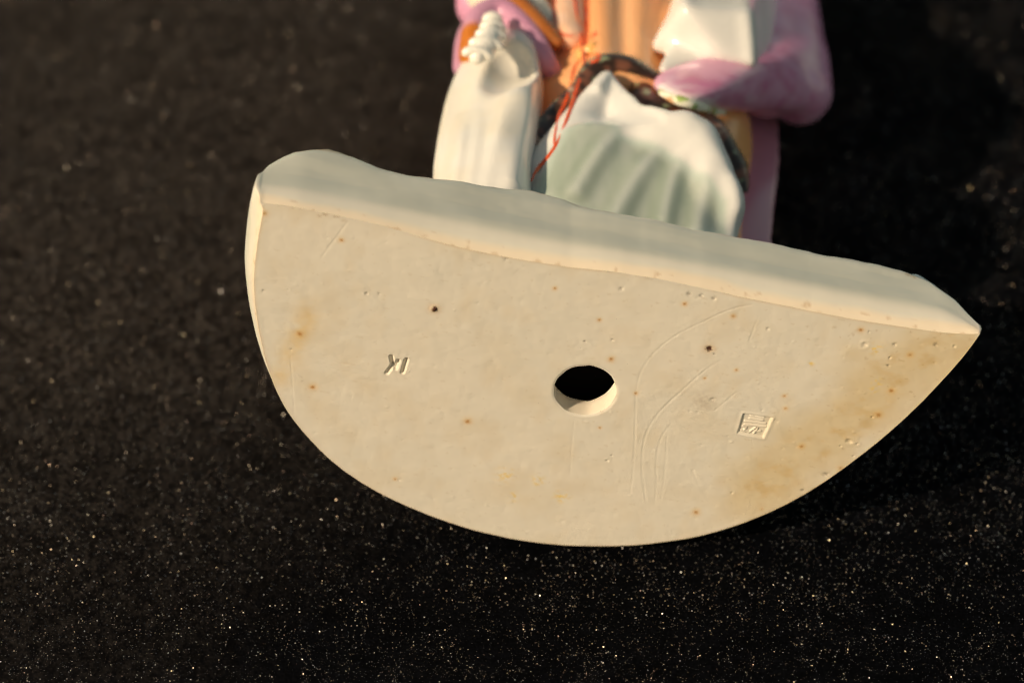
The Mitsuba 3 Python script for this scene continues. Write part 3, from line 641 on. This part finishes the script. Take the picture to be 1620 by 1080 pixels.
# the hollow behind it, its lack of light painted as near-black
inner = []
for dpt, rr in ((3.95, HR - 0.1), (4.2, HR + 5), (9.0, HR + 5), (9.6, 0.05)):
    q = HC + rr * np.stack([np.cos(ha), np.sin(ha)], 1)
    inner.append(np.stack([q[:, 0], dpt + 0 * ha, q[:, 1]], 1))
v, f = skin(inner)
add('figurine__base__hollow', v, f, 'hollow_shade')

g = Grid((92, 8, -12), (114, 20, 2), 0.4)
tp = PTS['teal'] + [0, 0, 0]
d = smin(g.chain(tp - [0, 2.6, 0.6], [1.3, 1.6, 1.2]), g.chain(tp - [0, 4, 1.8], [2.0, 2.4, 1.8]), 1.5)
v, f = g.mesh(d)
col = np.tile(np.array((0.34, 0.47, 0.50)), (len(v), 1))
paint(col, (0.62, 0.68, 0.66), np.clip(0.4 + 2 * wob(v, 3, 60), 0, 0.7))
add('figurine__base__rock', v, f, 'glaze', col, label='small pale teal rock on the right end of the base')

# ================================================================ the figure
# --- white and green underskirt with its raised lip
g = Grid((38, 9, -48), (92, 86, 1), 0.5)
edges = [(11, 43.0, 82, 12), (30, 43.2, 82.5, 17.2), (42, 45.4, 80.5, 20.0), (50, 47.8, 78, 21.4), (54, 49.5, 76.5, 19.5), (58, 51.5, 75, 17.0), (64, 54.0, 72, 15.4), (70, 56.0, 68, 14), (80, 58, 62, 12)]
d = g.column([(y, (l + r) / 2, -27, (r - l) / 2, rz) for y, l, r, rz in edges], p=4.0)
d = smin(d, g.chain(PTS['lip'] - [0, 0, 2.6], [2.2, 2.6, 3.0, 3.0, 3.0, 3.2, 3.6, 4.2, 4.2, 4.0, 3.8, 3.4]), 4.0)
d = smin(d, g.hull(PTS['facet'], 1.0), 2.5)
for k, r in (('folds0', 1.6), ('folds1', 1.8), ('folds2', 1.8), ('folds3', 1.8), ('folds4', 2.4)):
    d = d - g.ridge(PTS[k], 0.50 * r, 1.15 * r)
d = smax(d, -g.chain(PTS['recess'] + [0, 2.5, 1.0], [2.6, 5.0, 4.6]), 1.5)
d = gaussian_filter(d, 1.0)
d = d - g.ridge(PTS['lip'][3:9][::-1], 1.1, 1.3) + g.ridge(PTS['dip'], 2.6, 2.6)
v, f = g.mesh(d, 4)
col = np.tile(np.array(WHITE) * 0.93, (len(v), 1))
gm = signed(v[:, :2], PTS['green'][:, :2])
w = step(1.2, -2.4, gm + 1.4 * wob(v, 5, 61)) * (v[:, 2] > -24)
paint(col, GREEN, w * np.clip(0.84 + 1.0 * wob(v * [1, 0.25, 0.3], 3.2, 62), 0.3, 1))
paint(col, (0.24, 0.40, 0.31), 0.30 * np.exp(-((gm + 0.6) / 0.9) ** 2) * (v[:, 2] > -24))
front = v[:, 2] > -20
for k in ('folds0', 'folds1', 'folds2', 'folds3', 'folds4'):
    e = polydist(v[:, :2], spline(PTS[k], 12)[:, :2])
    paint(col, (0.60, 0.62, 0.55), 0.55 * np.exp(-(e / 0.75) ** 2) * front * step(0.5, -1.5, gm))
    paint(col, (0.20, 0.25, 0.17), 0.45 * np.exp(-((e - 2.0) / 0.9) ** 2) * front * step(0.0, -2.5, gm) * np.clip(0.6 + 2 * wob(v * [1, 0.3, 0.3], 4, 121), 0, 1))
add('figurine__underskirt', v, f, 'glaze', col, label='white underskirt washed green below its raised fold')

# --- orange robe
g = Grid((40, 10, -50), (96, 175, -2), 0.55)
d = g.column([(11, 67, -30, 19, 15), (45, 67, -30, 20, 15), (64, 67.5, -30, 21, 16), (76, 68, -27, 22, 17), (100, 69, -26, 21, 17), (128, 68, -27, 17, 15), (150, 67.5, -29, 19, 14), (164, 67, -31, 16, 11), (170, 67, -32, 9, 8)], p=2.7)
d = smin(d, g.chain(PTS['rdg0'] - [0, 0, 2.5], 3.2), 2.5)
d = smin(d, g.chain(PTS['rdg1'] - [0, 0, 2.5], 3.4), 2.5)
d = smax(d, -g.chain(PTS['grv0'] + [0, 0, 1.2], 1.3), 1.2)
d = smax(d, -g.chain(PTS['grv1'] + [0, 0, 1.2], 1.3), 1.2)
d = smin(d, g.hull(PTS['flap'] + [0, 0, -1], 1.2), 1.5)
lp = PTS['hem'] - [0, 0, 3.5]
d = smin(d, g.chain(lp, 3.2), 3)
v, f = g.mesh(d, 5)
col = np.tile(np.array(ORANGE), (len(v), 1))
paint(col, (0.80, 0.46, 0.23), np.clip(0.3 + 1.4 * wob(v * [1, 0.2, 0.3], 7, 63), 0, 0.7))
paint(col, (0.70, 0.26, 0.07), np.clip(1.2 * wob(v * [1, 0.2, 0.3], 5, 64), 0, 0.4))
add('figurine__robe', v, f, 'enamel', col)


def tube(pts, rad, nseg=10, flat=1.0):
    pts = np.asarray(pts, float)
    t = np.gradient(pts, axis=0)
    t /= np.linalg.norm(t, axis=1, keepdims=True)
    u = np.cross(t, [0, 0, 1.0])
    u /= np.linalg.norm(u, axis=1, keepdims=True) + 1e-9
    w = np.cross(u, t)
    an = np.linspace(0, 2 * np.pi, nseg, endpoint=False)
    rad = np.broadcast_to(rad, len(pts))
    v = (pts[:, None] + rad[:, None, None] * (np.cos(an)[None, :, None] * u[:, None] + flat * np.sin(an)[None, :, None] * w[:, None])).reshape(-1, 3)
    a = np.arange(nseg)
    f = []
    for r in range(len(pts) - 1):
        p, q, s, k = r * nseg + a, r * nseg + np.roll(a, -1), (r + 1) * nseg + np.roll(a, -1), (r + 1) * nseg + a
        f += [np.stack([p, q, s], 1), np.stack([p, s, k], 1)]
    c0, c1 = len(v), len(v) + 1
    v = np.vstack([v, pts[0], pts[-1]])
    e = (len(pts) - 1) * nseg
    f += [np.stack([np.roll(a, -1), a, 0 * a + c0], 1), np.stack([e + a, e + np.roll(a, -1), 0 * a + c1], 1)]
    f = np.vstack(f)
    return v, outward(v, f)


def hem(name, pts, rad, lbl):
    lo, hi = pts.min(0) - 7, pts.max(0) + 7
    g = Grid(lo, hi, 0.4)
    sp = spline(pts, 24)
    d = g.chain(sp, rad * np.interp(np.arange(24), [0, 4, 19, 23], [0.7, 1, 1, 0.45]), 0.5)
    v, f = g.mesh(d, 4)
    col = np.tile(np.array(BROWN), (len(v), 1))
    s = spline(pts, 200)
    dist, j = cKDTree(s).query(v)
    n1 = meshkit.fbm(v / 2.2, 2, 70)
    paint(col, (0.20, 0.075, 0.04), step(0.50, 0.66, n1) * 0.8)
    paint(col, (0.25, 0.28, 0.16), step(0.68, 0.74, meshkit.fbm(v / 1.5, 2, 71)))
    paint(col, (0.40, 0.26, 0.18), step(0.70, 0.78, meshkit.fbm(v / 1.8, 2, 72)))
    return add(name, v, f, 'enamel', col, label=lbl)


hem('figurine__robe__hem_band', PTS['hem'] - [0, 0, 0.7], 2.5, 'dark brown patterned border curving over the peak of the underskirt')
hem('figurine__robe__hem_band', PTS['hem_right'] - [-0.6, 0, 1.6], 3.0, 'dark brown patterned border running down the right of the underskirt')

# --- white hanging sleeve at the left
Lp, Rp = PTS['drapeL'], PTS['drapeR']
ys = np.linspace(Lp[0, 1], min(Lp[-1, 1], Rp[-1, 1]), 12)
lx, rx = np.interp(ys, Lp[:, 1], Lp[:, 0]), np.interp(ys, Rp[:, 1], Rp[:, 0])
tab = [(11, lx[0] + 8, -18, 9.0, 7.5)] + [(y, (l + r) / 2, -18, (r - l) / 2, 9.2 - 0.03 * max(0, y - 60)) for y, l, r in zip(ys, lx, rx)]
tab += [(ys[-1] + 6, tab[-1][1] + 0.5, -18, tab[-1][3] * 0.85, 7.5)]
g = Grid((24, 9, -36), (56, ys[-1] + 8, 0), 0.45)
d = g.column(tab, folds=((9, 0.014, 0.6, 0.012), (5, 0.018, 1.0, -0.01)), skew=0.42)
for k, r in (('dfold0', 1.5), ('dfold1', 1.7), ('dfold2', 2.2), ('dfold3', 1.0)):
    d = d - g.ridge(PTS[k], 0.55 * r, 1.15 * r)
hl = PTS['hollow']
d = smax(d, -g.chain(hl + [0, 1.0, -0.8], [5.6, 6.4, 6.0]), 0.8)
v, f = g.mesh(d, 4)
col = np.tile(np.array((0.70, 0.67, 0.60)), (len(v), 1))
paint(col, (0.70, 0.63, 0.49), np.clip(0.2 + 2 * wob(v, 8, 65), 0, 0.5))
add('figurine__hanging_sleeve', v, f, 'glaze', col, label='long white sleeve end hanging in soft folds from the gathered pleats')

pp = PTS['pleats']
hand_col = np.array((0.78, 0.735, 0.64))
g = Grid(pp.min(0) - 6, pp.max(0) + 6, 0.3)
d = g.chain(pp - [0, 0, 1.8], [1.5, 2.1, 2.1, 1.75, 1.3])
v, f = g.mesh(d, 3)
add('figurine__hand', v, f, 'glaze', np.tile(hand_col, (len(v), 1)), label='small white fist closed at the head of the hanging sleeve')
wid = [2.2, 2.55, 2.3, 1.9, 1.3]
for k, (c, wd) in enumerate(zip(pp, wid)):
    g = Grid(c - [6, 5, 8], c + [6, 5, 5], 0.22)
    an = np.linspace(-1.25, 1.15, 9)
    arcp = c + np.stack([wd * np.sin(an) * 1.05, 0.12 * np.sin(an) + 0.12 * np.cos(2 * an), -1.1 + 1.2 * (np.cos(an) - 0.55)], 1)
    d = g.chain(arcp, [0.72, 0.80, 0.84, 0.86, 0.86, 0.84, 0.80, 0.76, 0.7])
    v, f = g.mesh(d, 4)
    add('figurine__hand__finger', v, f, 'glaze', np.tile(hand_col, (len(v), 1)))

# --- pink bell sleeve over the pleats, its orange edge, and the cream lining
lo, hi = PTS['cuff'].min(0) - 9, PTS['cuff'].max(0) + 9
g = Grid(lo, hi, 0.45)
cs = spline(PTS['cuff'], 20)
d = smin(g.chain(cs - [0, 0, 2.0], np.interp(np.linspace(0, 1, 20), [0, .3, .6, 1], [2.0, 2.3, 2.3, 1.6])), g.chain(cs - [0, -2.5, 6], 2.6), 3)
d = smin(d, g.chain(PTS['under'] - [0, 0, 4], 2.4), 2)
v, f = g.mesh(d, 4)
col = np.tile(np.array(PINK), (len(v), 1))
paint(col, (0.64, 0.36, 0.48), np.clip(0.2 + 1.6 * wob(v, 4, 66), 0, 0.6))
paint(col, (0.55, 0.17, 0.02), step(5.2, 3.6, np.linalg.norm(v - PTS['cuff'][0], axis=1)))
col *= 0.82
add('figurine__bell_sleeve', v, f, 'enamel', col, label='pink bell sleeve arching over the white pleats')
v, f = tube(spline(PTS['cuffedge'] - [0, 0, 0.5], 24), 1.9, 12, 0.8)
col = np.tile(np.array((0.36, 0.11, 0.02)), (len(v), 1))
paint(col, (0.45, 0.18, 0.05), np.clip(0.1 + 1.5 * wob(v, 2, 67), 0, 0.5))
add('figurine__bell_sleeve__orange_edge', v, f, 'enamel', col)
lo, hi = PTS['cream'].min(0) - 8, PTS['cream'].max(0) + 8
g = Grid(lo, hi, 0.5)
d = g.chain(PTS['cream'] - [0, 0, 3.5], [7, 4.2, 3.2, 2.0])
v, f = g.mesh(d, 3)
add('figurine__bell_sleeve__lining', v, f, 'glaze', np.tile(np.array((0.74, 0.68, 0.54)), (len(v), 1)))

# --- peach sash end with red outline
g = Grid(PTS['panel'].min(0) - 8, PTS['panel'].max(0) + 8, 0.4)
d = g.chain(PTS['panel'] - [0, 0, 2.0], [3.2, 3.2, 3.2], 0.8)
v, f = g.mesh(d, 3)
col = np.tile(np.array((0.80, 0.47, 0.28)), (len(v), 1))
paint(col, (0.80, 0.55, 0.40), np.clip(0.4 + 2 * wob(v, 3, 68), 0, 0.8))
add('figurine__sash', v, f, 'enamel', col)

# --- pink sleeve of the other arm
g = Grid((58, 50, -40), (130, 184, 5), 0.5)
d = gaussian_filter(g.hull(PTS['pinkbell'], 1.6), 2.4) - 0.8
d = smin(d, g.chain(PTS['pinkarm'] - [0, 0, 2.5], [5.6, 5.4, 6.0, 6.8]), 4)
d = smin(d, g.chain(PTS['pinkin'] - [0, 0, 2.5], [5.0, 6.0, 7.0]), 4)
d = smin(d, g.chain([PTS['pinkarm'][-1] - [0, 0, 3], (114, 166, -11), (84, 168, -29)], [7.0, 13.5, 8.5]), 4)  # unseen shoulder, enlarged to lengthen the shadow it casts on the cloth
v, f = g.mesh(d, 5)
col = np.tile(np.array(PINK), (len(v), 1))
paint(col, (0.70, 0.42, 0.54), np.clip(0.2 + 1.3 * wob(v * [0.6, 1, 1], 6, 73), 0, 0.6))
paint(col, (0.44, 0.11, 0.20), np.clip(1.6 * wob(v, 4.0, 74), 0, 0.5))
hs = spline(PTS['pinkhem'], 40)
hs = v[cKDTree(v).query(hs)[1]]
hs = np.stack([gaussian_filter(hs[:, c], 2.5, mode='nearest') for c in range(3)], 1) - [0, 0.35, 0.2]
paint(col, (0.76, 0.62, 0.66), np.clip(3.2 * wob(v * [0.35, 1.2, 1], 3.0, 122), 0, 0.7) * step(92, 76, v[:, 0]))
paint(col, (0.50, 0.12, 0.26), np.clip(3.0 * wob(v * [0.5, 1.2, 1], 2.6, 123), 0, 0.6))
paint(col, (0.78, 0.74, 0.68), 0.8 * step(2.6, 0.4, cKDTree(hs).query(v)[0]) * step(90, 78, v[:, 0]))
add('figurine__pink_sleeve', v, f, 'enamel', col, label='wide pink sleeve bent across the robe at the right')
v, f = tube(hs, np.interp(np.linspace(0, 1, 40), [0, 0.2, 0.8, 1], [0.6, 1.05, 1.0, 0.5]), 12, 0.9)
col = np.tile(np.array((0.80, 0.76, 0.60)), (len(v), 1))
paint(col, (0.55, 0.22, 0.04), step(0.52, 0.62, meshkit.fbm(v / 2.0, 2, 75)) * 0.8)
paint(col, (0.30, 0.40, 0.12), step(0.60, 0.68, meshkit.fbm(v / 1.8, 2, 76)))
add('figurine__pink_sleeve__edging', v, f, 'enamel', col, label='cream edging dabbed with orange and green')

# --- white cuff falling over the pink sleeve
allp = np.vstack([PTS[k] for k in ('wmain', 'wleft', 'wtip', 'wright')])
g = Grid(allp.min(0) - 4, allp.max(0) + 4, 0.45)
d = g.hull(PTS['wmain'], 1.6)
for k in ('wleft', 'wtip', 'wright'):
    d = smin(d, g.hull(PTS[k], 1.4), 2.0)
d = gaussian_filter(d, 2.0) - 0.15
v, f = g.mesh(d, 4)
col = np.tile(np.array(WHITE) * 0.88, (len(v), 1))
add('figurine__white_cuff', v, f, 'glaze', col, label='creased white cuff lying over the pink sleeve')

# --- pink back panel
bp = PTS['back']
R = bp[:, 0]
tabp = np.array([[p[0], p[1], p[2]] for p in bp])
g = Grid((78, 9, -46), (106, 150, -20), 0.5)
xr = np.interp(g.y, bp[::-1, 1], bp[::-1, 0])
d = np.maximum.reduce([g.x - xr, 80 - g.x, g.z + 25.2 + 0.06 * (g.x - 90) ** 2 * 0.3, -44 - g.z, g.y - 148, 9.5 - g.y])
v, f = g.mesh(d, 8)
col = np.tile(np.array(PINK) * [0.8, 0.72, 0.66], (len(v), 1))
paint(col, (0.50, 0.22, 0.26), np.clip(0.2 + 1.4 * wob(v * [1, 0.5, 1], 6, 77), 0, 0.6))
add('figurine__back_panel', v, f, 'glaze', col, label='pink panel of the robe hanging at the right, behind the underskirt')

# --- red cords and knot
for k, r in (('cord0', 0.32), ('cord1', 0.42), ('cord2', 0.26), ('knot0', 0.36), ('knot1', 0.48), ('pout', 0.34)):
    p = PTS[k]
    p = np.stack([np.interp(np.linspace(0, len(p) - 1, 3 * len(p)), np.arange(len(p)), p[:, c]) for c in range(3)], 1)
    m = len(p)
    rr = r * (0.85 + 0.4 * np.abs(np.sin(np.arange(m) * 0.17 + r * 9))) * np.clip(np.minimum(np.arange(m), m - 1 - np.arange(m)) / 8 + 0.4, 0, 1)
    v, f = tube(p, rr, 8, 0.5)
    col = np.tile(np.array(RED), (len(v), 1))
    paint(col, (0.78, 0.26, 0.08), np.clip(2 * wob(v, 2, 78), 0, 0.7))
    add('figurine__red_cord', v, f, 'enamel', col)
v, f = tube(spline(np.vstack([PTS['knotc'], PTS['knotc'][-1] + [1, 2, 0]]), 12), 1.1, 12)
add('figurine__knot', v, f, 'enamel', np.tile(np.array((0.80, 0.42, 0.13)), (len(v), 1)), label='orange knot tying the red cords')

# --- what stands above the frame: arm, neck, head and hair
g = Grid((26, 84, -44), (62, 172, -2), 0.8)
d = g.chain([(54, 160, -30), (40, 132, -22), (38, 104, -17), (42, 96, -16)], [7, 6.5, 5.5, 4.5])
v, f = g.mesh(d, 4)
add('figurine__left_arm', v, f, 'enamel', np.tile(np.array(PINK), (len(v), 1)))
g = Grid((50, 164, -52), (84, 216, -14), 0.6)
d = smin(g.chain([(67, 166, -32), (67, 180, -32)], [5, 4.6]), g.ell((67, 190, -30.5), (9.2, 11.5, 10)), 2.5)
d = smin(d, g.ell((67, 187.5, -20.8), (1.4, 2.4, 1.8)), 1.2)
d = smin(d, g.ell((67, 182.5, -22.5), (2.4, 0.9, 1.2)), 1.0)
v, f = g.mesh(d, 4)
col = np.tile(np.array((0.78, 0.66, 0.54)), (len(v), 1))
for s in (-1, 1):
    paint(col, (0.03, 0.02, 0.02), np.exp(-(((v[:, 0] - 67 - 3.7 * s) / 1.5) ** 2 + ((v[:, 1] - 190.5) / 0.7) ** 2)) * (v[:, 2] > -30))
    paint(col, (0.05, 0.03, 0.02), np.exp(-(((v[:, 0] - 67 - 3.9 * s) / 2.0) ** 2 + ((v[:, 1] - 193.4) / 0.4) ** 2)) * (v[:, 2] > -30))
paint(col, (0.55, 0.06, 0.04), np.exp(-(((v[:, 0] - 67) / 1.8) ** 2 + ((v[:, 1] - 182.5) / 0.8) ** 2)) * (v[:, 2] > -30))
add('figurine__head', v, f, 'glaze', col)
d = smin(smax(g.ell((67, 192, -33.5), (10.4, 12.6, 10.8)), -(g.ell((67, 187.5, -22), (7.8, 10, 9))), 1.5), g.ell((67, 205, -36), (6, 5.5, 6)), 2)
v, f = g.mesh(d, 4)
add('figurine__head__hair', v, f, 'glaze', np.tile(np.array((0.015, 0.012, 0.012)), (len(v), 1)))

lab('figurine', 'glazed porcelain figurine in orange and pink robes lying down, half-moon base towards us', 'figurine')
